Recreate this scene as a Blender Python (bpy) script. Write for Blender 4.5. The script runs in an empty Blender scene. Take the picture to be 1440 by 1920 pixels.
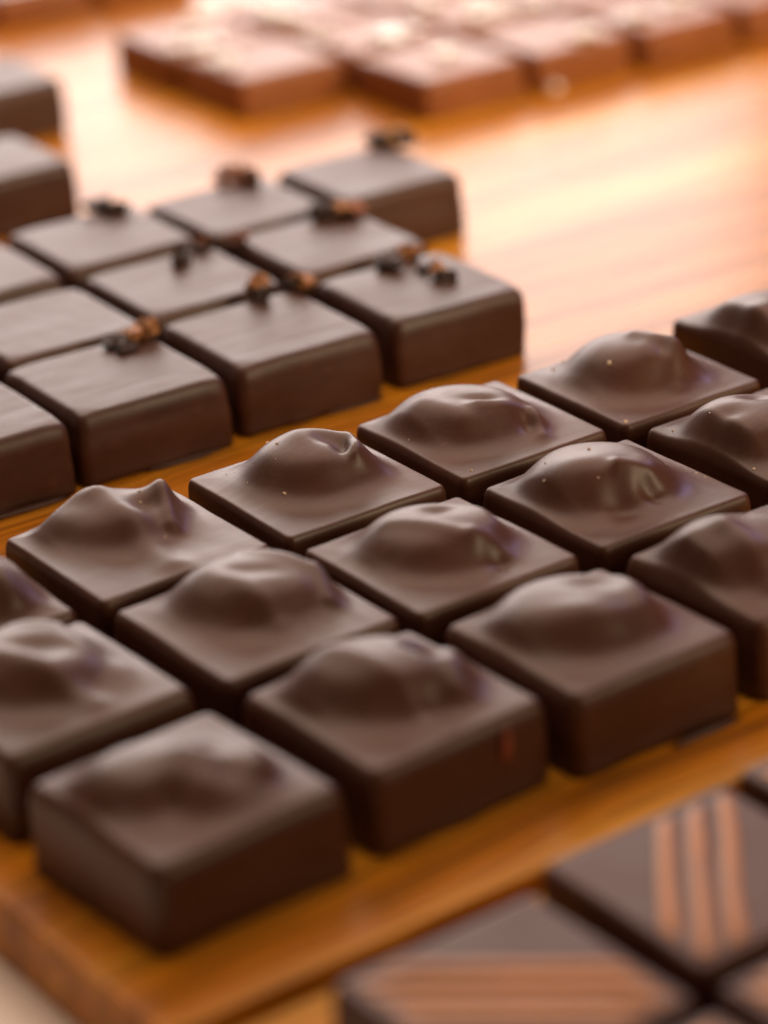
import bpy, bmesh, math, random
import numpy as np
from mathutils import Vector, Matrix

S = 0.03            # metres per praline pitch: every length below is in pitches

# ------------------------------------------------------------------ camera
scene = bpy.context.scene
cam_data = bpy.data.cameras.new('camera')
cam = bpy.data.objects.new('camera', cam_data)
scene.collection.objects.link(cam)
scene.camera = cam
RIGHT = Vector((0.8073282, -0.5879849, -0.0499491)).normalized()
UP = Vector((0.2816838, 0.3096142, 0.9081813)).normalized()
FWD = Vector((0.5185319, 0.7472703, -0.4155861)).normalized()
CAM = Vector((-4.233154, -7.733955, 5.752698))
m = Matrix((RIGHT, UP, -FWD)).transposed().to_4x4()
m.translation = CAM * S
cam.matrix_world = m
cam_data.sensor_fit = 'HORIZONTAL'
cam_data.sensor_width = 24.0
cam_data.lens = 88.136
cam_data.clip_start = 0.01
cam_data.clip_end = 100.0
cam_data.dof.use_dof = True
cam_data.dof.focus_distance = 13.35 * S
cam_data.dof.aperture_fstop = 8.2
cam_data.dof.aperture_blades = 0

# ------------------------------------------------------------------ light
world = bpy.data.worlds.new('World')
scene.world = world
world.use_nodes = True
bg = world.node_tree.nodes['Background']
bg.inputs[0].default_value = (1.0, 0.66, 0.46, 1)
bg.inputs[1].default_value = 0.11

def area(name, loc, target, sx, sy, power, col, spread=180):
    ld = bpy.data.lights.new(name, 'AREA')
    ld.shape = 'RECTANGLE'; ld.size = sx * S; ld.size_y = sy * S
    ld.energy = power; ld.color = col; ld.spread = math.radians(spread)
    o = bpy.data.objects.new(name, ld)
    scene.collection.objects.link(o)
    o.location = Vector(loc) * S
    d = (Vector(target) - Vector(loc)).normalized()
    o.rotation_euler = d.to_track_quat('-Z', 'Y').to_euler()
    return o

MID = Vector((3.5, 3.5, 0.3))
def around(az, el, dist, c=MID):
    """az: degrees from the view axis, + to the right; el: degrees above the board"""
    a = math.atan2(FWD.y, FWD.x) - math.radians(az)
    e = math.radians(el)
    return c + Vector((math.cos(a) * math.cos(e), math.sin(a) * math.cos(e), math.sin(e))) * dist
area('window_light', around(-11, 18, 26), MID, 22, 13, 5.0, (1.0, 0.87, 0.82))
area('ceiling_light', around(-6, 66, 24), MID, 34, 26, 6.4, (1.0, 0.72, 0.54))
area('display_light', around(34, 30, 20, Vector((5, 2.5, 0.3))), (5, 2.5, 0.3), 5, 4, 0.32, (0.62, 0.52, 1.0))
area('warm_fill_light', around(128, 24, 26, Vector((9, 8, 0))), (10.5, 9.5, 0), 14, 9, 0.75, (1.0, 0.76, 0.48), 52)  # added fill, no real counter lamp: warms milk chocolate fronts and far wood

scene.view_settings.view_transform = 'Standard'
scene.view_settings.look = 'None'
scene.view_settings.exposure = 0.0
scene.view_settings.gamma = 1.0
scene.render.engine = 'CYCLES'

# ------------------------------------------------------------------ materials
def new_mat(name):
    mt = bpy.data.materials.new(name); mt.use_nodes = True
    nt = mt.node_tree
    return mt, nt, nt.nodes['Principled BSDF']

def chocolate(name, dark, light, rough, streak=0.0, grain=0.02, bloom=0.25, spec=0.46, coat=0.07):
    mt, nt, p = new_mat(name)
    N = nt.nodes.new; L = nt.links.new
    tc = N('ShaderNodeTexCoord')
    inf = N('ShaderNodeObjectInfo')
    add = N('ShaderNodeVectorMath'); add.operation = 'ADD'
    L(tc.outputs['Object'], add.inputs[0])
    sc = N('ShaderNodeVectorMath'); sc.operation = 'SCALE'; sc.inputs[0].default_value = (3.1, 1.7, 2.3)
    L(inf.outputs['Random'], sc.inputs['Scale']); L(sc.outputs[0], add.inputs[1])
    n1 = N('ShaderNodeTexNoise'); n1.inputs['Scale'].default_value = 2.2 / S; n1.inputs['Detail'].default_value = 5
    n1.inputs['Roughness'].default_value = 0.55
    L(add.outputs[0], n1.inputs['Vector'])
    mp = N('ShaderNodeMapping'); mp.inputs['Scale'].default_value = (1.0, 9.0, 3.0)
    L(add.outputs[0], mp.inputs['Vector'])
    n2 = N('ShaderNodeTexNoise'); n2.inputs['Scale'].default_value = 1.7 / S; n2.inputs['Detail'].default_value = 4
    L(mp.outputs[0], n2.inputs['Vector'])
    mixf = N('ShaderNodeMix'); mixf.data_type = 'FLOAT'; mixf.inputs[0].default_value = streak
    L(n1.outputs[0], mixf.inputs[2]); L(n2.outputs[0], mixf.inputs[3])
    cr = N('ShaderNodeValToRGB')
    cr.color_ramp.elements[0].position = 0.32; cr.color_ramp.elements[0].color = (*dark, 1)
    cr.color_ramp.elements[1].position = 0.72; cr.color_ramp.elements[1].color = (*light, 1)
    L(mixf.outputs[0], cr.inputs[0])
    # faint fat bloom
    n3 = N('ShaderNodeTexNoise'); n3.inputs['Scale'].default_value = 14 / S; n3.inputs['Detail'].default_value = 6
    n3.inputs['Roughness'].default_value = 0.7
    L(add.outputs[0], n3.inputs['Vector'])
    b = N('ShaderNodeMapRange'); b.inputs['From Min'].default_value = 0.52; b.inputs['From Max'].default_value = 0.8
    b.inputs['To Max'].default_value = bloom
    L(n3.outputs[0], b.inputs['Value'])
    mx = N('ShaderNodeMix'); mx.data_type = 'RGBA'
    mx.inputs[7].default_value = (min(light[0] * 2.2, 1), light[1] * 2.5, light[2] * 2.8, 1)
    L(b.outputs[0], mx.inputs[0]); L(cr.outputs[0], mx.inputs[6])
    L(mx.outputs[2], p.inputs['Base Color'])
    r = N('ShaderNodeMapRange'); r.inputs['From Min'].default_value = 0.3; r.inputs['From Max'].default_value = 0.7
    r.inputs['To Min'].default_value = rough - 0.06; r.inputs['To Max'].default_value = rough + 0.08
    L(mixf.outputs[0], r.inputs['Value']); L(r.outputs[0], p.inputs['Roughness'])
    p.inputs['IOR'].default_value = 1.5
    p.inputs['Specular IOR Level'].default_value = spec; p.inputs['Coat Weight'].default_value = coat; p.inputs['Coat Roughness'].default_value = 0.26
    # fine grain and gentle unevenness
    n4 = N('ShaderNodeTexNoise'); n4.inputs['Scale'].default_value = 60 / S; n4.inputs['Detail'].default_value = 3
    L(add.outputs[0], n4.inputs['Vector'])
    bp = N('ShaderNodeBump'); bp.inputs['Strength'].default_value = grain * 10; bp.inputs['Distance'].default_value = 0.0012 * S
    L(n4.outputs[0], bp.inputs['Height'])
    bp2 = N('ShaderNodeBump'); bp2.inputs['Strength'].default_value = 0.6; bp2.inputs['Distance'].default_value = 0.012 * S
    L(mixf.outputs[0], bp2.inputs['Height']); L(bp.outputs[0], bp2.inputs['Normal'])
    L(bp2.outputs[0], p.inputs['Normal'])
    return mt

def wood(name, c1, c2, c3, rough):
    mt, nt, p = new_mat(name)
    N = nt.nodes.new; L = nt.links.new
    tc = N('ShaderNodeTexCoord')
    w = N('ShaderNodeTexNoise'); w.inputs['Scale'].default_value = 0.25 / S; w.inputs['Detail'].default_value = 3
    L(tc.outputs['Object'], w.inputs['Vector'])
    ws = N('ShaderNodeVectorMath'); ws.operation = 'SCALE'; ws.inputs['Scale'].default_value = 0.5 * S
    L(w.outputs['Color'], ws.inputs[0])
    ad = N('ShaderNodeVectorMath'); ad.operation = 'ADD'
    L(tc.outputs['Object'], ad.inputs[0]); L(ws.outputs[0], ad.inputs[1])
    mp = N('ShaderNodeMapping'); mp.inputs['Scale'].default_value = (0.09, 2.3, 1.0)
    L(ad.outputs[0], mp.inputs['Vector'])
    n1 = N('ShaderNodeTexNoise'); n1.inputs['Scale'].default_value = 1.0 / S; n1.inputs['Detail'].default_value = 7
    n1.inputs['Roughness'].default_value = 0.6
    L(mp.outputs[0], n1.inputs['Vector'])
    cr = N('ShaderNodeValToRGB')
    e = cr.color_ramp.elements
    e[0].position = 0.30; e[0].color = (*c1, 1); e[1].position = 0.70; e[1].color = (*c3, 1)
    k = e.new(0.5); k.color = (*c2, 1)
    L(n1.outputs[0], cr.inputs[0])
    mp2 = N('ShaderNodeMapping'); mp2.inputs['Scale'].default_value = (1.2, 26.0, 8.0)
    L(ad.outputs[0], mp2.inputs['Vector'])
    n2 = N('ShaderNodeTexNoise'); n2.inputs['Scale'].default_value = 1.0 / S; n2.inputs['Detail'].default_value = 5
    L(mp2.outputs[0], n2.inputs['Vector'])
    pr = N('ShaderNodeMapRange'); pr.inputs['From Min'].default_value = 0.35; pr.inputs['From Max'].default_value = 0.55
    pr.inputs['To Min'].default_value = 0.5; pr.inputs['To Max'].default_value = 1.0
    L(n2.outputs[0], pr.inputs['Value'])
    mu = N('ShaderNodeVectorMath'); mu.operation = 'SCALE'
    L(cr.outputs[0], mu.inputs[0]); L(pr.outputs[0], mu.inputs['Scale'])
    L(mu.outputs[0], p.inputs['Base Color'])
    p.inputs['Specular IOR Level'].default_value = 0.22
    r = N('ShaderNodeMapRange'); r.inputs['To Min'].default_value = rough + 0.12; r.inputs['To Max'].default_value = rough - 0.1
    L(n1.outputs[0], r.inputs['Value']); L(r.outputs[0], p.inputs['Roughness'])
    bp = N('ShaderNodeBump'); bp.inputs['Strength'].default_value = 0.25; bp.inputs['Distance'].default_value = 0.01 * S
    L(n2.outputs[0], bp.inputs['Height']); L(bp.outputs[0], p.inputs['Normal'])
    return mt

def plain(name, col, rough, noise=0.0, nscale=10, spec=0.5):
    mt, nt, p = new_mat(name)
    N = nt.nodes.new; L = nt.links.new
    p.inputs['Roughness'].default_value = rough
    p.inputs['Specular IOR Level'].default_value = spec
    tc = N('ShaderNodeTexCoord')
    n = N('ShaderNodeTexNoise'); n.inputs['Scale'].default_value = nscale / S; n.inputs['Detail'].default_value = 4
    L(tc.outputs['Object'], n.inputs['Vector'])
    cr = N('ShaderNodeValToRGB')
    cr.color_ramp.elements[0].position = 0.35; cr.color_ramp.elements[0].color = (*[c * (1 - noise) for c in col], 1)
    cr.color_ramp.elements[1].position = 0.65; cr.color_ramp.elements[1].color = (*[min(1, c * (1 + noise)) for c in col], 1)
    L(n.outputs[0], cr.inputs[0]); L(cr.outputs[0], p.inputs['Base Color'])
    return mt

M_NUT = chocolate('dark_chocolate', (0.052, 0.0160, 0.0072), (0.086, 0.0270, 0.0125), 0.43, 0.25, 0.05, 0.18, 0.42)
M_NIB = chocolate('dark_chocolate_brushed', (0.042, 0.0140, 0.0082), (0.078, 0.0275, 0.0160), 0.46, 0.65, 0.05, 0.30, 0.38, 0.0)
M_STRIPED = chocolate('dark_chocolate_satin', (0.060, 0.019, 0.011), (0.088, 0.029, 0.017), 0.50, 0.2, 0.02, 0.10, 0.36)
M_MILK = chocolate('milk_chocolate', (0.20, 0.062, 0.016), (0.29, 0.095, 0.026), 0.42, 0.3, 0.02, 0.08, 0.27)
M_STRIPE = chocolate('piped_milk_chocolate', (0.40, 0.155, 0.040), (0.56, 0.23, 0.070), 0.45, 0.1, 0.02, 0.1, 0.3)
M_SPECK = plain('nut_crumb', (0.62, 0.46, 0.34), 0.6, 0.2, 30)
M_RED = plain('bare_cocoa', (0.24, 0.060, 0.034), 0.55, 0.2, 20)
M_SALT = plain('salt', (0.93, 0.92, 0.93), 0.25, 0.03, 30)
M_SHELL = plain('cacao_shell', (0.030, 0.013, 0.009), 0.6, 0.5, 16)
M_TAN = plain('cacao_flesh', (0.42, 0.18, 0.07), 0.6, 0.4, 22)
M_RUST = plain('cacao_skin', (0.20, 0.065, 0.032), 0.55, 0.5, 20)
M_GOLD = plain('cacao_husk', (0.48, 0.24, 0.07), 0.55, 0.4, 14)
M_WOOD = wood('oiled_wood', (0.20, 0.056, 0.002), (0.50, 0.170, 0.006), (0.74, 0.34, 0.028), 0.27)
M_WOOD2 = wood('oiled_wood_light', (0.36, 0.115, 0.002), (0.60, 0.23, 0.006), (0.76, 0.36, 0.018), 0.33)
M_TABLE = plain('pale_table', (0.90, 0.80, 0.70), 0.5, 0.03, 1)

# ------------------------------------------------------------------ helpers
def link(name, me, mat=None, parent=None, smooth=True):
    o = bpy.data.objects.new(name, me)
    scene.collection.objects.link(o)
    if mat is not None and not me.materials:
        me.materials.append(mat)
    if smooth:
        me.polygons.foreach_set('use_smooth', [True] * len(me.polygons))
    if parent is not None:
        o.parent = parent
    return o

def tag(o, label, cat=None, group=None, kind=None):
    if label: o['label'] = label
    if cat: o['category'] = cat
    if group: o['group'] = group
    if kind: o['kind'] = kind
    return o

def mesh_from(name, V, F):
    me = bpy.data.meshes.new(name)
    me.from_pydata([tuple(v) for v in V], [], F)
    me.update()
    return me

def outline(half, r, inset, n_side=30, n_c=7):
    """rounded square, same point count for every inset"""
    h = half - inset; rr = max(r - inset, 0.0015)
    pts = []
    c = h - rr
    for k in range(4):
        a0 = k * math.pi / 2 - math.pi / 4
        # corner k at angle (45 + 90k)-90
        cx = c * (1 if k in (0, 1) else -1) if False else 0
    corners = [(c, -c, -90), (c, c, 0), (-c, c, 90), (-c, -c, 180)]
    for q, (cx, cy, a) in enumerate(corners):
        for i in range(n_c):
            t = math.radians(a + 90 * i / (n_c - 1))
            pts.append((cx + rr * math.cos(t), cy + rr * math.sin(t)))
        nx, ny, na = corners[(q + 1) % 4]
        p0 = pts[-1]
        t = math.radians(na)
        p1 = (nx + rr * math.cos(t), ny + rr * math.sin(t))
        for i in range(1, n_side):
            f = i / n_side
            f = f + 0.12 * math.sin(2 * math.pi * f) * -0.5
            pts.append((p0[0] + (p1[0] - p0[0]) * f, p0[1] + (p1[1] - p0[1]) * f))
    return np.array(pts)

def wave(seed, scale, n=7):
    rs = np.random.RandomState(seed)
    k = rs.normal(size=(n, 3)) * scale
    ph = rs.uniform(0, 6.28, n); am = rs.uniform(0.4, 1.0, n)
    am /= am.sum()
    return lambda x, y, z=0.0: sum(am[i] * np.sin(k[i, 0] * x + k[i, 1] * y + k[i, 2] * z + ph[i]) for i in range(n))

def field(feats, seed, w):
    wx, wy = wave(seed + 11, 5.0), wave(seed + 23, 5.0)
    half = w / 2
    def f(x0, y0):
        x = x0 + 0.016 * wx(x0, y0); y = y0 + 0.016 * wy(x0, y0)
        dome = np.zeros_like(x); det = np.zeros_like(x)
        for t in feats:
            if t[0] == 'D':
                _, cx, cy, rx, ry, a, h, n = t
                dx, dy = x - cx, y - cy
                u = math.cos(a) * dx + math.sin(a) * dy; v = -math.sin(a) * dx + math.cos(a) * dy
                rho = np.sqrt((u / rx / 1.11) ** 2 + (v / ry / 1.10) ** 2)
                h = h * 0.93; dome = dome + 0.92 * h * np.clip(1 - 0.33 * rho ** 2, 0, 1) / (1 + rho ** (n + 4.2)) + 0.07 * h * np.exp(-(rho / 1.35) ** 2)
            elif t[0] == 'G':
                _, cx, cy, sx, sy, a, h = t
                dx, dy = x - cx, y - cy
                u = math.cos(a) * dx + math.sin(a) * dy; v = -math.sin(a) * dx + math.cos(a) * dy
                det = det + 1.0 * h * np.exp(-0.5 * ((u / sx) ** 2 + (v / sy) ** 2))
            else:
                _, x1, y1, x2, y2, s, h = t
                dx, dy = x2 - x1, y2 - y1; L2 = dx * dx + dy * dy
                k = np.clip(((x - x1) * dx + (y - y1) * dy) / L2, 0, 1)
                d2 = (x - x1 - k * dx) ** 2 + (y - y1 - k * dy) ** 2
                det = det + 0.9 * h * np.exp(-0.5 * d2 / s ** 2)
        e = half - np.maximum(np.abs(x0), np.abs(y0))
        k = np.clip(e / 0.13, 0, 1); k = k * k * (3 - 2 * k)
        return (dome + det) * (0.22 + 0.78 * k)
    return f

def praline(name, w, h, feats=(), seed=0, re=0.035, rc=0.055, rings=44, sag=0.0, flare=0.012, bulge=0.006, wob=0.005, droop=0.0, mat=None):
    f = field(feats, seed, w) if feats else None
    wv = wave(seed + 5, 6.0); ws = wave(seed + 7, 4.0); wt = wave(seed + 9, 9.0)
    half = w / 2
    top = outline(half, rc, re)
    M = len(top)
    V = [np.array([[0.0, 0.0, 0.0]])]
    lev = []                        # (xy, z, weight of the top relief)
    for k in range(1, rings + 1):
        t = k / rings
        t = 1 - (1 - t) ** 1.15
        lev.append((top * t, np.full(M, h), 1.0))
    na = 9; rv = re * 2.1
    for k in range(1, na + 1):
        a = math.pi / 2 * k / na
        o = outline(half, rc, re * (1 - math.sin(a)))
        lev.append((o, np.full(M, h - rv * (1 - math.cos(a))), math.cos(a) * 0.6 + 0.4))
    ns = 12
    z1 = h - rv
    base = outline(half, rc, 0.0)
    nrm = base / np.linalg.norm(base, axis=1)[:, None]
    for k in range(1, ns + 1):
        t = k / ns
        z = z1 * (1 - t)
        o = bulge * math.sin(math.pi * min(t * 1.1, 1)) + flare * t ** 6 - (0.014 if k == ns else 0)
        lev.append((base + nrm * o, np.full(M, max(z, 0.0)), 0.4 * (1 - t)))
    P = []
    for xy, z, wgt in lev:
        x, y = xy[:, 0], xy[:, 1]
        r = np.maximum(np.abs(x), np.abs(y)) / half
        zz = z.copy()
        if f is not None:
            zz = zz + f(x, y) * wgt
        zz = zz + wgt * (0.004 * wv(x, y) + 0.0016 * wt(x * 2, y * 2) - sag * (1 - r ** 2) * 1.0)
        cd = (np.abs(x) * np.abs(y)) / half ** 2
        zz = zz - droop * np.clip(cd - 0.6, 0, 1) * np.clip(z / h, 0, 1)
        out = wob * ws(x, y, z * 3) * r ** 4
        side = np.clip((h - z) / h, 0, 1)
        out = out + 0.010 * wt(x * 0.9, y * 0.9, z * 2.0) * side + 0.022 * np.clip(wt(x * 1.3 + 5, y * 1.3, 0.0) + 0.15, 0, 1) * side ** 9
        d = xy / np.maximum(np.linalg.norm(xy, axis=1)[:, None], 1e-6)
        xy2 = xy + d * out[:, None]
        P.append(np.column_stack([xy2, zz]))
    c = np.array([[0, 0, h + (float(f(np.array([0.0]), np.array([0.0]))[0]) if f is not None else 0) + 0.004 * float(wv(0.0, 0.0)) - sag]])
    V = np.vstack([c] + P) * S
    F = [(0, 1 + i, 1 + (i + 1) % M) for i in range(M)]
    for k in range(len(P) - 1):
        a, b = 1 + k * M, 1 + (k + 1) * M
        for i in range(M):
            j = (i + 1) % M
            F.append((a + i, b + i, b + j, a + j))
    a = 1 + (len(P) - 1) * M
    F.append(tuple(a + i for i in reversed(range(M))))
    me = mesh_from(name, V, F)
    return me, f

def chunk(name, rx, ry, rz, seed, mats, top_mat, parent, loc, rot=None, jag=False):
    """angular broken fragment: facets cut from a blob"""
    rnd = random.Random(seed)
    bm = bmesh.new()
    bmesh.ops.create_icosphere(bm, subdivisions=3 if jag else 2, radius=1.0)
    planes = []; wj = wave(seed, 2.6)
    for _ in range(9):
        n = Vector((rnd.gauss(0, 1), rnd.gauss(0, 1), rnd.gauss(0, 0.9))).normalized()
        planes.append((n, rnd.uniform(0.45, 0.85)))
    for v in bm.verts:
        for n, d in planes:
            k = v.co.dot(n)
            if k > d: v.co -= n * (k - d)
        v.co += Vector((rnd.uniform(-1, 1), rnd.uniform(-1, 1), rnd.uniform(-1, 1))) * (0.13 if jag else 0.06)
        if jag: v.co *= 1 + 0.5 * float(wj(v.co.x, v.co.y, v.co.z))
        v.co = Vector((v.co.x * rx, v.co.y * ry, v.co.z * rz)) * S * 1.25
    bm.normal_update()
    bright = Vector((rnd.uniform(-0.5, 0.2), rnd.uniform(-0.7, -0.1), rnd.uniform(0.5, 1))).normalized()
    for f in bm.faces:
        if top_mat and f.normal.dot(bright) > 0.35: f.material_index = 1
    me = bpy.data.meshes.new(name)
    bm.to_mesh(me); bm.free()
    for mm in mats: me.materials.append(mm)
    o = link(name, me, None, parent, smooth=False)
    o.location = Vector(loc) * S
    o.rotation_euler = (0, 0, rnd.uniform(0, 6.28)) if rot is None else rot
    return o

def box(name, x0, x1, y0, y1, z0, z1, mat, bev=0.02):
    bm = bmesh.new()
    bmesh.ops.create_cube(bm, size=1)
    for v in bm.verts:
        v.co = Vector(((x0 + x1) / 2 + v.co.x * (x1 - x0), (y0 + y1) / 2 + v.co.y * (y1 - y0), (z0 + z1) / 2 + v.co.z * (z1 - z0))) * S
    if bev:
        bmesh.ops.bevel(bm, geom=bm.edges[:], offset=bev * S, segments=3, affect='EDGES', profile=0.5)
    me = bpy.data.meshes.new(name); bm.to_mesh(me); bm.free()
    return link(name, me, mat, None, smooth=False)

def foot(parent, x, y, ang, lx, ly, seed, mat):
    """thin spilled chocolate film at the base"""
    rnd = random.Random(seed)
    n = 26
    ph = [rnd.uniform(0, 6.28) for _ in range(4)]
    top, low = [], []
    for i in range(n):
        t = 2 * math.pi * i / n
        r = 1 + 0.16 * math.sin(2 * t + ph[0]) + 0.12 * math.sin(3 * t + ph[1]) + 0.08 * math.sin(5 * t + ph[2])
        px, py = lx * r * math.cos(t), ly * r * math.sin(t)
        low.append((px, py, 0.003)); top.append((px * 0.86, py * 0.8, 0.016))
    ca, sa = math.cos(ang), math.sin(ang)
    V = [(x + ca * a - sa * b, y + sa * a + ca * b, c) for a, b, c in low + top]
    V.append((x, y, 0.020))
    V = [(a * S, b * S, c * S) for a, b, c in V]
    F = [(i, (i + 1) % n, n + (i + 1) % n, n + i) for i in range(n)] + [(n + i, n + (i + 1) % n, 2 * n) for i in range(n)]
    F.append(tuple(reversed(range(n))))
    return link('chocolate_foot', mesh_from('chocolate_foot', V, F), mat, parent)

# ------------------------------------------------------------------ the setting
t = box('table', -60, 90, -60, 110, -0.42, -0.302, M_TABLE, 0)
tag(t, 'pale cream table top under the wooden boards', None, None, 'structure')
b1 = box('serving_board', -0.25, 22, -0.452, 22, -0.30, 0.0, M_WOOD, 0.03)
tag(b1, 'large oiled wooden board carrying the bumpy, nib topped and milk chocolates', 'serving board')
b2 = box('serving_board', -0.02, 22, -9, -0.492, -0.30, -0.056, M_WOOD2, 0.03)
tag(b2, 'second wooden board in the foreground under the striped chocolates', 'serving board')
NUTS = {
 (0, 0): ((0.437, 0.436, 0.055, 0.888), [
    ('D', -0.037, 0.016, 0.33, 0.24, -0.685, 0.17, 3.2),
    ('G', -0.167, -0.159, 0.05, 0.05, -0.685, -0.04),
    ('G', 0.017, -0.019, 0.07, 0.06, -0.685, 0.03),
    ('G', 0.078, -0.192, 0.05, 0.05, -0.685, -0.025),
    ('S', 0.301, -0.036, 0.234, -0.201, 0.035, 0.04),
    ('G', 0.112, -0.026, 0.05, 0.04, -0.685, -0.03),
 ]),
 (1, 0): ((1.455, 0.475, 0.04, 0.882), [
    ('D', -0.016, 0.088, 0.31, 0.25, -0.67, 0.21, 3.0),
    ('G', 0.185, 0.013, 0.055, 0.04, -0.67, -0.055),
    ('S', 0.33, 0.004, 0.171, -0.229, 0.045, 0.05),
    ('S', -0.131, 0.222, -0.017, -0.349, 0.04, 0.02),
    ('G', 0.021, -0.233, 0.06, 0.05, -0.67, -0.03),
 ]),
 (2, 0): ((2.429, 0.415, 0.008, 0.876), [
    ('D', -0.023, 0.056, 0.31, 0.28, -0.638, 0.19, 3.6),
    ('G', 0.08, 0.076, 0.08, 0.05, -0.638, -0.025),
    ('S', 0.298, 0.134, 0.191, -0.181, 0.05, 0.04),
    ('G', -0.11, -0.088, 0.12, 0.05, -0.638, 0.02),
 ]),
 (3, 0): ((3.43, 0.414, 0.0, 0.88), [
    ('D', -0.088, 0.043, 0.32, 0.26, -0.63, 0.21, 3.0),
    ('S', -0.304, 0.164, -0.202, 0.072, 0.04, 0.02),
    ('S', -0.174, 0.103, -0.221, -0.249, 0.04, 0.03),
    ('G', 0.017, 0.141, 0.07, 0.05, -0.63, -0.03),
 ]),
 (0, 1): ((0.446, 1.5, 0.013, 0.883), [
    ('D', -0.023, 0.123, 0.3, 0.26, -0.643, 0.18, 3.2),
    ('S', -0.149, 0.094, 0.049, -0.291, 0.045, 0.03),
    ('G', 0.027, 0.065, 0.1, 0.05, -0.643, -0.035),
    ('S', 0.021, 0.4, 0.206, 0.23, 0.05, 0.04),
    ('G', 0.279, -0.145, 0.05, 0.08, -0.643, 0.02),
 ]),
 (1, 1): ((1.452, 1.465, 0.011, 0.885), [
    ('D', 0.053, 0.113, 0.31, 0.26, -0.641, 0.19, 3.2),
    ('S', -0.097, 0.197, -0.017, -0.21, 0.045, 0.022),
    ('S', 0.118, 0.401, 0.32, -0.003, 0.04, 0.025),
    ('G', 0.047, 0.08, 0.12, 0.04, -0.641, -0.015),
    ('S', 0.341, -0.01, 0.265, -0.187, 0.03, 0.03),
 ]),
 (2, 1): ((2.412, 1.425, 0.002, 0.879), [
    ('D', 0.001, 0.052, 0.3, 0.26, -0.632, 0.18, 4.2),
    ('S', -0.173, 0.151, 0.048, -0.2, 0.035, 0.02),
    ('S', 0.073, -0.166, 0.159, -0.266, 0.03, 0.025),
    ('G', 0.063, 0.108, 0.06, 0.04, -0.632, -0.03),
    ('S', 0.29, 0.151, 0.236, -0.111, 0.04, 0.02),
    ('G', 0.113, -0.283, 0.04, 0.04, -0.632, -0.03),
 ]),
 (3, 1): ((3.419, 1.411, -0.008, 0.88), [
    ('D', -0.058, 0.06, 0.31, 0.27, -0.622, 0.21, 3.4),
    ('G', -0.212, 0.002, 0.13, 0.08, -0.622, 0.03),
    ('S', -0.073, -0.113, 0.039, -0.198, 0.03, 0.04),
    ('G', 0.009, -0.233, 0.04, 0.035, -0.622, -0.05),
    ('G', 0.102, -0.151, 0.06, 0.05, -0.622, 0.02),
    ('G', -0.158, -0.215, 0.06, 0.05, -0.622, -0.04),
 ]),
 (4, 1): ((4.439, 1.419, 0, 0.88), [
    ('D', -0.162, -0.004, 0.31, 0.28, -0.63, 0.22, 3.0),
    ('G', -0.06, 0.07, 0.06, 0.05, -0.63, -0.03),
    ('G', -0.308, 0.005, 0.05, 0.04, -0.63, -0.02),
    ('S', -0.389, -0.212, -0.421, -0.391, 0.05, 0.02),
 ]),
 (0, 2): ((0.453, 2.454, 0, 0.88), [
    ('D', 0.133, -0.02, 0.3, 0.25, -0.63, 0.18, 3),
    ('S', 0.219, -0.074, 0.22, -0.286, 0.05, 0.05),
 ]),
 (1, 2): ((1.455, 2.443, -0.001, 0.884), [
    ('D', -0.006, 0.204, 0.3, 0.25, -0.629, 0.16, 2.8),
    ('S', -0.068, 0.36, -0.028, 0.307, 0.06, 0.03),
    ('S', -0.018, 0.258, -0.01, -0.349, 0.06, 0.03),
    ('G', 0.231, 0.151, 0.06, 0.06, -0.629, 0.055),
    ('S', 0.274, 0.224, 0.165, -0.076, 0.03, 0.04),
    ('G', 0.102, 0.079, 0.05, 0.04, -0.629, -0.03),
    ('S', 0.428, 0.27, 0.451, 0.167, 0.05, 0.02),
 ]),
 (2, 2): ((2.441, 2.436, -0.013, 0.879), [
    ('D', 0.013, 0.072, 0.275, 0.24, -0.617, 0.215, 3.0),
    ('G', 0.105, 0.04, 0.06, 0.045, -0.617, -0.038),
    ('S', 0.031, 0.187, 0.201, 0.077, 0.055, 0.015),
    ('S', 0.297, 0.157, 0.148, -0.138, 0.028, 0.025),
    ('G', 0.126, -0.045, 0.03, 0.05, -0.617, -0.045),
    ('G', 0.227, -0.139, 0.07, 0.06, -0.617, 0.04),
    ('G', 0.017, 0.107, 0.08, 0.06, -0.617, 0.02),
 ]),
 (3, 2): ((3.419, 2.425, -0.005, 0.88), [
    ('D', -0.059, 0.079, 0.32, 0.26, -0.625, 0.19, 3.2),
    ('S', -0.244, 0.147, -0.191, -0.084, 0.05, 0.02),
    ('S', -0.05, -0.066, 0.174, -0.2, 0.04, 0.03),
    ('S', 0.204, -0.162, 0.128, -0.319, 0.025, 0.03),
    ('G', -0.006, -0.034, 0.06, 0.03, -0.625, -0.025),
    ('G', 0.117, -0.206, 0.05, 0.04, -0.625, -0.04),
    ('G', 0.169, -0.235, 0.03, 0.03, -0.625, 0.02),
 ]),
 (4, 2): ((4.399, 2.394, -0.011, 0.877), [
    ('D', -0.013, 0.056, 0.28, 0.26, -0.619, 0.22, 2.8),
    ('G', 0.09, -0.172, 0.1, 0.08, -0.619, 0.06),
    ('S', 0.218, -0.049, 0.008, -0.3, 0.035, 0.025),
    ('G', 0.061, -0.138, 0.045, 0.05, -0.619, -0.04),
    ('S', 0.046, 0.072, 0.136, -0.132, 0.04, 0.03),
 ]),
 (5, 2): ((5.504, 2.453, 0, 0.88), [
    ('D', -0.198, -0.049, 0.33, 0.3, -0.63, 0.2, 3.0),
    ('S', -0.459, -0.087, -0.261, -0.115, 0.05, 0.03),
 ]),
}
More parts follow.
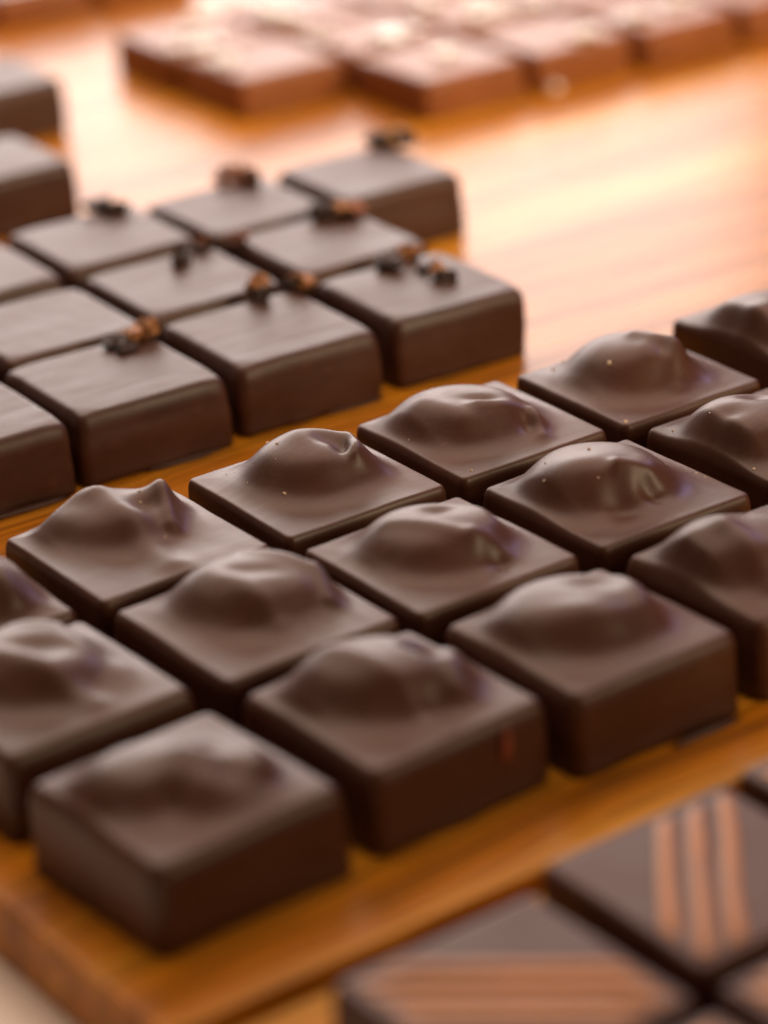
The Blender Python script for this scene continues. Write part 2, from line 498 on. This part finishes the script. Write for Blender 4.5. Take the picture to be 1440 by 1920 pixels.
NIBS = {
 (0, 0): ((1.517, 4.307, -0.043, 0.846), []),
 (1, 0): ((2.435, 4.276, -0.037, 0.854), [(0.211, 0.316, 0.055, 0.04, 0), (0.299, 0.322, 0.06, 0.05, 1), (0.379, 0.325, 0.05, 0.06, 1), (0.204, 0.229, 0.05, 0.03, 0)]),
 (2, 0): ((3.401, 4.265, -0.05, 0.854), [(0.176, 0.372, 0.045, 0.05, 0), (0.216, 0.449, 0.045, 0.07, 1), (0.295, 0.617, 0.035, 0.04, 0), (0.462, 0.404, 0.06, 0.05, 1), (0.416, 0.426, 0.035, 0.035, 0)]),
 (3, 0): ((4.392, 4.237, -0.065, 0.837), [(0.017, 0.357, 0.075, 0.035, 0), (0.188, 0.4, 0.055, 0.045, 1), (0.128, 0.142, 0.03, 0.03, 0), (0.149, 0.027, 0.045, 0.045, 1), (0.148, -0.045, 0.045, 0.04, 0)]),
 (0, 1): ((1.6, 5.22, -0.043, 0.844), []),
 (1, 1): ((2.54, 5.185, -0.043, 0.844), []),
 (2, 1): ((3.468, 5.235, -0.04, 0.846), [(0.122, 0.215, 0.045, 0.05, 0), (0.383, 0.43, 0.05, 0.055, 2), (0.303, 0.344, 0.035, 0.03, 0), (0.395, 0.41, 0.03, 0.03, 2)]),
 (3, 1): ((4.455, 5.203, -0.03, 0.838), [(0.208, 0.333, 0.06, 0.055, 0), (0.303, 0.305, 0.06, 0.06, 1), (0.362, 0.29, 0.05, 0.05, 2), (-0.41, 0.353, 0.05, 0.035, 2)]),
 (1, 2): ((2.6, 6.2, -0.043, 0.844), []),
 (2, 2): ((3.529, 6.22, -0.048, 0.845), [(0.223, 0.474, 0.07, 0.03, 0), (0.247, 0.361, 0.05, 0.05, 0), (0.279, 0.305, 0.05, 0.05, 0)]),
 (3, 2): ((4.439, 6.131, -0.024, 0.83), [(0.175, 0.445, 0.05, 0.05, 2), (0.256, 0.449, 0.055, 0.055, 1), (0.254, 0.353, 0.05, 0.04, 2), (0.279, 0.287, 0.045, 0.05, 2)]),
 (4, 2): ((5.386, 6.098, -0.049, 0.834), [(0.367, 0.427, 0.07, 0.05, 0), (0.446, 0.373, 0.07, 0.06, 3), (0.484, 0.32, 0.06, 0.05, 0)]),
}
MILK = {
 (1, 0): ((7.493, 8.151, -0.018, 0.863), [(0.035, 0.012)]),
 (2, 0): ((8.457, 8.109, -0.021, 0.858), [(0.078, -0.233)]),
 (3, 0): ((9.42, 8.03, -0.024, 0.86), [(0.25, 0.002), (-0.231, -0.079)]),
 (4, 0): ((10.38, 8.0, -0.024, 0.86), []),
 (0, 1): ((6.605, 9.13, -0.036, 0.868), [(-0.296, -0.006)]),
 (1, 1): ((7.55, 9.11, -0.024, 0.862), [(0.003, -0.342), (0.136, -0.289), (-0.351, 0.118)]),
 (2, 1): ((8.5, 9.08, -0.02, 0.86), [(-0.215, 0.287), (0.077, -0.239), (-0.102, -0.276), (0.053, 0.101), (0.385, -0.333)]),
 (3, 1): ((9.46, 9.03, -0.03, 0.86), []),
 (4, 1): ((10.42, 8.98, -0.02, 0.86), []),
 (0, 2): ((6.6, 10.05, -0.02, 0.862), [(0.191, 0.282), (-0.047, 0.046), (-0.241, -0.388), (-0.091, -0.333)]),
 (1, 2): ((7.56, 10.07, -0.03, 0.86), [(-0.2, -0.118), (-0.215, -0.279), (-0.167, 0.071)]),
 (2, 2): ((8.52, 10.05, -0.02, 0.86), []),
 (3, 2): ((9.48, 10.0, -0.024, 0.86), []),
 (4, 2): ((10.44, 9.96, -0.024, 0.86), []),
}

# ------------------------------------------------------------------ bumpy dark chocolates
NUT_LABEL = {
 (0, 0): ('blurred bumpy dark chocolate standing nearest on the corner of the board', (0.055, 0.075)),
 (1, 0): ('bumpy dark chocolate with a small reddish scrape on its front face', (0.045, 0.065)),
 (2, 0): ('bumpy dark chocolate in the front row with a ragged thin foot at its lower right', (0.045, 0.065)),
 (3, 0): ('bumpy dark chocolate cut by the right picture edge, last of the front row', (0.045, 0.06)),
 (0, 1): ('bumpy dark chocolate cut by the left edge directly behind the near corner chocolate', (0.05, 0.06)),
 (1, 1): ('bumpy dark chocolate directly behind and left of the one with the reddish scrape', (0.035, 0.05)),
 (2, 1): ('bumpy dark chocolate of the middle row with a flat topped bump and straight front crest', (0.03, 0.045)),
 (3, 1): ('bumpy dark chocolate with an egg shaped bump and small hooked fold on its right', (0.028, 0.042)),
 (4, 1): ('bumpy dark chocolate cut by the right edge, middle row, behind the hooked fold one', (0.028, 0.042)),
 (0, 2): ('sliver of a bumpy dark chocolate at the left edge, back row', (0.035, 0.05)),
 (1, 2): ('bumpy dark chocolate with a sharp little peak rising from the back of its bump', (0.030, 0.042)),
 (2, 2): ('sharp bumpy dark chocolate, steep round bump with a dimple, beside the orange strip of board', (0.026, 0.04)),
 (3, 2): ('bumpy dark chocolate with a wide low bump ending in a curled ridge on the right', (0.026, 0.04)),
 (4, 2): ('bumpy dark chocolate with a pointed second crest, pale crumbs on its left corner', (0.026, 0.04)),
 (5, 2): ('bumpy dark chocolate farthest right at the end of the back row', (0.03, 0.045)),
}
SPECKS = {(2, 2): [(-0.11, 0.142, 1), (-0.234, -0.091, 1.1), (-0.26, 0.298, .6), (-0.29, 0.326, .7), (-0.284, 0.446, .5), (0.153, -0.1, .6), (-.30, .12, .5), (-.18, .05, .5), (-0.105, 0.232, 1.3)],
 (4, 2): [(-0.214, -0.04, 1.7), (-0.18, 0.36, 1.7), (-0.276, 0.333, 1.5), (-.41, -.40, 1.5)],
 (3, 2): [(-0.352, -0.38, 1.2), (-0.39, 0.06, .7), (-0.001, -0.046, .6), (-.40, -.1, .6)],
 (3, 1): [(-0.068, 0.1, 1.1), (-0.335, 0.101, 1.1), (-0.256, 0.194, .7), (0.165, 0.141, .6), (0.284, -0.026, .6), (-0.187, -0.106, .7), (0.40, -0.106, .7), (0.40, -0.168, .7), (.3, .2, .6)],
 (4, 1): [(-0.39, 0.305, 1), (-0.41, -0.286, .9), (-0.34, 0.098, .6)],
 (1, 2): [(0.139, 0.178, .8), (0.103, 0.114, .7), (0.083, -0.116, 1.1)],
 (2, 1): [(-.1, .25, .5), (.3, .1, .5)], }
rnd = random.Random(4)
NUT_GROUP = 'dark chocolate squares with a bump on top'
for key, ((cx, cy, rot, w), feats) in NUTS.items():
    label, (re_, rc_) = NUT_LABEL[key]
    seed = key[0] * 10 + key[1] + 100
    me, f = praline('coating', w + 0.018, 0.370, feats, seed, re_, rc_, sag=0.0, flare=0.014, bulge=0.008, wob=0.010, mat=M_NUT)
    root = link('bumpy_chocolate', me, M_NUT)
    root.location = (cx * S, cy * S, 0.0005 * S); root.rotation_euler = (0, 0, rot)
    tag(root, label, 'chocolate', NUT_GROUP)
    for (x, y, s) in SPECKS.get(key, []):
        z = 0.370 + float(f(np.array([x]), np.array([y]))[0])
        chunk('nut_crumb', 0.0075 * s, 0.0075 * s, 0.006 * s, rnd.randint(0, 9999), [M_SPECK], None, root, (x, y, z))
    if key == (1, 0):
        me = bpy.data.meshes.new('scrape')
        bm = bmesh.new(); bmesh.ops.create_icosphere(bm, subdivisions=3, radius=1)
        for v in bm.verts:
            t = v.co.z
            v.co = Vector((v.co.x * 0.026 * (1 - 0.3 * t) + 0.02 * t, v.co.y * 0.014 - 0.03 * t * t * 0, v.co.z * 0.075)) * S
        bm.to_mesh(me); bm.free()
        o = link('scrape', me, M_RED, root)
        o.location = Vector((0.20, -0.462, 0.265)) * S; o.rotation_euler = (0, -0.25, 0)
        tag(o, 'reddish scraped streak on the front face')
    if key == (2, 0):
        foot(root, 0.21, -0.490, 0.0, 0.16, 0.035, 3, M_NUT)

# ------------------------------------------------------------------ nib topped chocolates
NIB_LABEL = {
 (0, 0): 'flat dark chocolate cut by the left edge, front row of the nib topped block',
 (1, 0): 'flat dark chocolate, front row, with a broad pile of tan nibs on its back edge',
 (2, 0): 'flat dark chocolate, front row middle, with one upright tan nib near its back edge',
 (3, 0): 'flat dark chocolate, front row right end, with scattered dark and orange nibs',
 (0, 1): 'flat streaky dark chocolate at the left edge, second row of the nib topped block',
 (1, 1): 'bare flat dark chocolate behind the one with the broad pile of tan nibs',
 (2, 1): 'flat dark chocolate, second row, one dark and one reddish nib on its back edge',
 (3, 1): 'flat dark chocolate, right end of second row, reddish brown nibs at its back corner',
 (1, 2): 'flat streaky dark chocolate at the left edge, third row of the nib topped block',
 (2, 2): 'flat dark chocolate, third row, with low dark nibs on its far edge',
 (3, 2): 'flat dark chocolate, third row, with a rounded brown nib heap at its far corner',
 (4, 2): 'farthest flat dark chocolate of the block, golden nib between dark ones at its far corner',
}
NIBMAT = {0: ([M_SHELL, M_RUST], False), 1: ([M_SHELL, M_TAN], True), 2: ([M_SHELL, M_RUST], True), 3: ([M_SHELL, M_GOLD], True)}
NIB_GROUP = 'flat dark chocolate squares, most topped with cacao nibs'
for key, ((cx, cy, rot, w), nibs) in NIBS.items():
    seed = key[0] * 10 + key[1] + 300
    me, _ = praline('coating', w + 0.030, 0.388, (), seed, 0.050, 0.062, rings=14, sag=0.0, flare=0.016, bulge=0.010, wob=0.011, droop=0.05, mat=M_NIB)
    root = link('nib_chocolate', me, M_NIB)
    root.location = (cx * S, cy * S, 0.0005 * S); root.rotation_euler = (0, 0, rot)
    tag(root, NIB_LABEL[key], 'chocolate', NIB_GROUP)
    for (x, y, r1, r2, c) in nibs:
        mats, top = NIBMAT[c]
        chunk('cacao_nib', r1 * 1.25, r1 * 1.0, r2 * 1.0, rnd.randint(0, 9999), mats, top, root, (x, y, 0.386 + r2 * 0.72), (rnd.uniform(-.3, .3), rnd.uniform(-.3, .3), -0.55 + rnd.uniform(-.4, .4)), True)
    if key == (1, 0): foot(root, 0.14, -0.46, 0.0, 0.20, 0.03, 8, M_NIB)
    if key == (0, 0): foot(root, 0.05, -0.46, 0.0, 0.28, 0.04, 9, M_NIB)
    if key == (2, 0): foot(root, 0.22, -0.45, 0.0, 0.18, 0.02, 10, M_NIB)
for (cx, cy, label) in [(3.768, 8.05, 'plain dark chocolate at the upper left edge, nearer to the nib topped block'),
                        (3.73, 8.98, 'plain dark chocolate at the upper left edge, between the two showing right corners'),
                        (4.699, 9.80, 'plain dark chocolate at the upper left edge, farther from the nib topped block')]:
    me, _ = praline('coating', 0.84, 0.388, (), int(cx * 100 + cy), 0.045, 0.06, rings=10, mat=M_NIB)
    root = link('plain_chocolate', me, M_NIB)
    root.location = (cx * S, cy * S, 0.0005 * S); root.rotation_euler = (0, 0, -0.02)
    tag(root, label, 'chocolate', 'plain dark chocolate squares at the upper left')

# ------------------------------------------------------------------ milk chocolates with salt
COL = ['first', 'second', 'third', 'fourth', 'fifth']
ROW = ['front row', 'second row', 'third row']
MILK_LABEL = {}
for (i, j) in MILK:
    if j == 0: MILK_LABEL[(i, j)] = 'milk chocolate square in the front row of the far block, %s from its left end' % COL[i - 1]
    else: MILK_LABEL[(i, j)] = 'milk chocolate square in the %s of the far block, %s from its left end' % (ROW[j], COL[i])
for key, ((cx, cy, rot, w), flakes) in MILK.items():
    seed = key[0] * 10 + key[1] + 500
    me, _ = praline('coating', w + 0.018, 0.283, (), seed, 0.045, 0.06, rings=10, sag=0.0, droop=0.04, mat=M_MILK)
    root = link('milk_chocolate', me, M_MILK)
    root.location = (cx * S, cy * S, 0.0005 * S); root.rotation_euler = (0, 0, rot)
    tag(root, MILK_LABEL[key], 'chocolate', 'milk chocolate squares with salt flakes on the far block')
    for (x, y) in flakes:
        for _ in range(3):
            s = rnd.uniform(0.05, 0.08)
            chunk('salt_flake', s, s, s * 0.5, rnd.randint(0, 9999), [M_SALT], None, root, (x + rnd.uniform(-.09, .09), y + rnd.uniform(-.09, .09), 0.283 + s * 0.4))
for k, (cx, cy) in enumerate([(6.55, 12.60), (7.50, 12.52), (5.60, 12.68)]):
    me, _ = praline('coating', 0.86, 0.283, (), 700 + k, 0.045, 0.06, rings=10, mat=M_MILK)
    root = link('milk_chocolate', me, M_MILK)
    root.location = (cx * S, cy * S, 0.0005 * S); root.rotation_euler = (0, 0, -0.06)
    tag(root, ['milk chocolate square at the top left picture corner, middle of the farthest row',
               'milk chocolate square of the farthest row, right end',
               'milk chocolate square of the farthest row, left end at the picture corner'][k], 'chocolate', 'milk chocolate squares of the farthest row')
for k, (x, y, z, s, lab) in enumerate([(8.116, 7.62, 0.0, 0.05, 'white salt crystal lying on bright wood just in front of the milk chocolates')]):
    o = chunk('salt_crystal', s, s, s * 0.8, 77 + k, [M_SALT], None, None, (x, y, z + s * 0.8))
    tag(o, lab, 'salt crystal')

# ------------------------------------------------------------------ striped chocolates
def stripe(parent, w, ztop, ang, off, hw, seed):
    half = w / 2 - 0.055
    d = np.array([math.cos(ang), math.sin(ang)]); n = np.array([-d[1], d[0]])
    wv = wave(seed, 5.0)
    def rng(o):
        lo, hi = -9.0, 9.0
        for k in range(2):
            p, q = n[k] * o, d[k]
            if abs(q) < 1e-6: continue
            a, b = (-half - p) / q, (half - p) / q
            lo, hi = max(lo, min(a, b)), min(hi, max(a, b))
        return lo, hi
    V, F = [], []
    K = 48; prof = [(-1, 0.001), (-0.8, 0.011), (0, 0.017), (0.8, 0.011), (1, 0.001)]
    for i in range(K + 1):
        t = i / K
        for (u, z) in prof:
            s0, s1 = rng(off + u * hw)
            s = s0 + (s1 - s0) * t
            o = off + u * hw * (1 + 0.12 * float(wv(s * 1.0, off))) + 0.012 * float(wv(s, 3 * off))
            p = d * s + n * o
            zz = ztop + z * min(1, 8 * min(t, 1 - t) + 0.2)
            V.append((p[0] * S, p[1] * S, zz * S))
    m_ = len(prof)
    for i in range(K):
        for j in range(m_ - 1):
            F.append((i * m_ + j, (i + 1) * m_ + j, (i + 1) * m_ + j + 1, i * m_ + j + 1))
        F.append((i * m_ + m_ - 1, (i + 1) * m_ + m_ - 1, (i + 1) * m_, i * m_))
    F.append(tuple(range(m_))); F.append(tuple(K * m_ + j for j in reversed(range(m_))))
    me = mesh_from('stripe', V, F)
    bm = bmesh.new(); bm.from_mesh(me); bmesh.ops.recalc_face_normals(bm, faces=bm.faces[:]); bm.to_mesh(me); bm.free()
    return link('stripe', me, M_STRIPE, parent)
ACROSS = math.radians(-40)     # left corner to right corner
ALONG = math.radians(50)
STR = [(0.590, -1.385, 0.003, 0.880, ACROSS, [0.13, 0.045, -0.045, -0.15], [0.034, 0.036, 0.034, 0.055], 'striped dark chocolate at the bottom with tan bands running level from left to right'),
       (1.607, -1.265, -0.011, 0.885, ALONG, [0.165, 0.05, -0.065], 0.034, 'striped dark chocolate at lower right with three tan bands running front to back'),
       (2.603, -1.225, 0.010, 0.882, ACROSS, [0.12, 0.0, -0.12], 0.05, 'dark chocolate corner at the right edge behind the one with upright bands'),
       (1.576, -2.246, 0.010, 0.882, ACROSS, [0.12, -0.01, -0.14], 0.055, 'striped dark chocolate at the bottom right picture corner'),
       (0.60, -2.35, 0.010, 0.882, ALONG, [0.12, 0.0, -0.12], 0.05, 'dark chocolate of which only the far tip shows at the bottom edge')]
for k, (cx, cy, rot, w, ang, offs, hw, label) in enumerate(STR):
    me, _ = praline('coating', w + 0.018, 0.370, (), 800 + k, 0.035, 0.05, rings=12, sag=0.0, mat=M_STRIPED)
    root = link('striped_chocolate', me, M_STRIPED)
    root.location = (cx * S, cy * S, (-0.056 + 0.0005) * S); root.rotation_euler = (0, 0, rot)
    tag(root, label, 'chocolate', 'striped dark chocolate squares in the foreground')
    for q, o in enumerate(offs):
        stripe(root, w, 0.368, ang - rot, o, hw[q] if isinstance(hw, list) else hw, 900 + 10 * k + q)
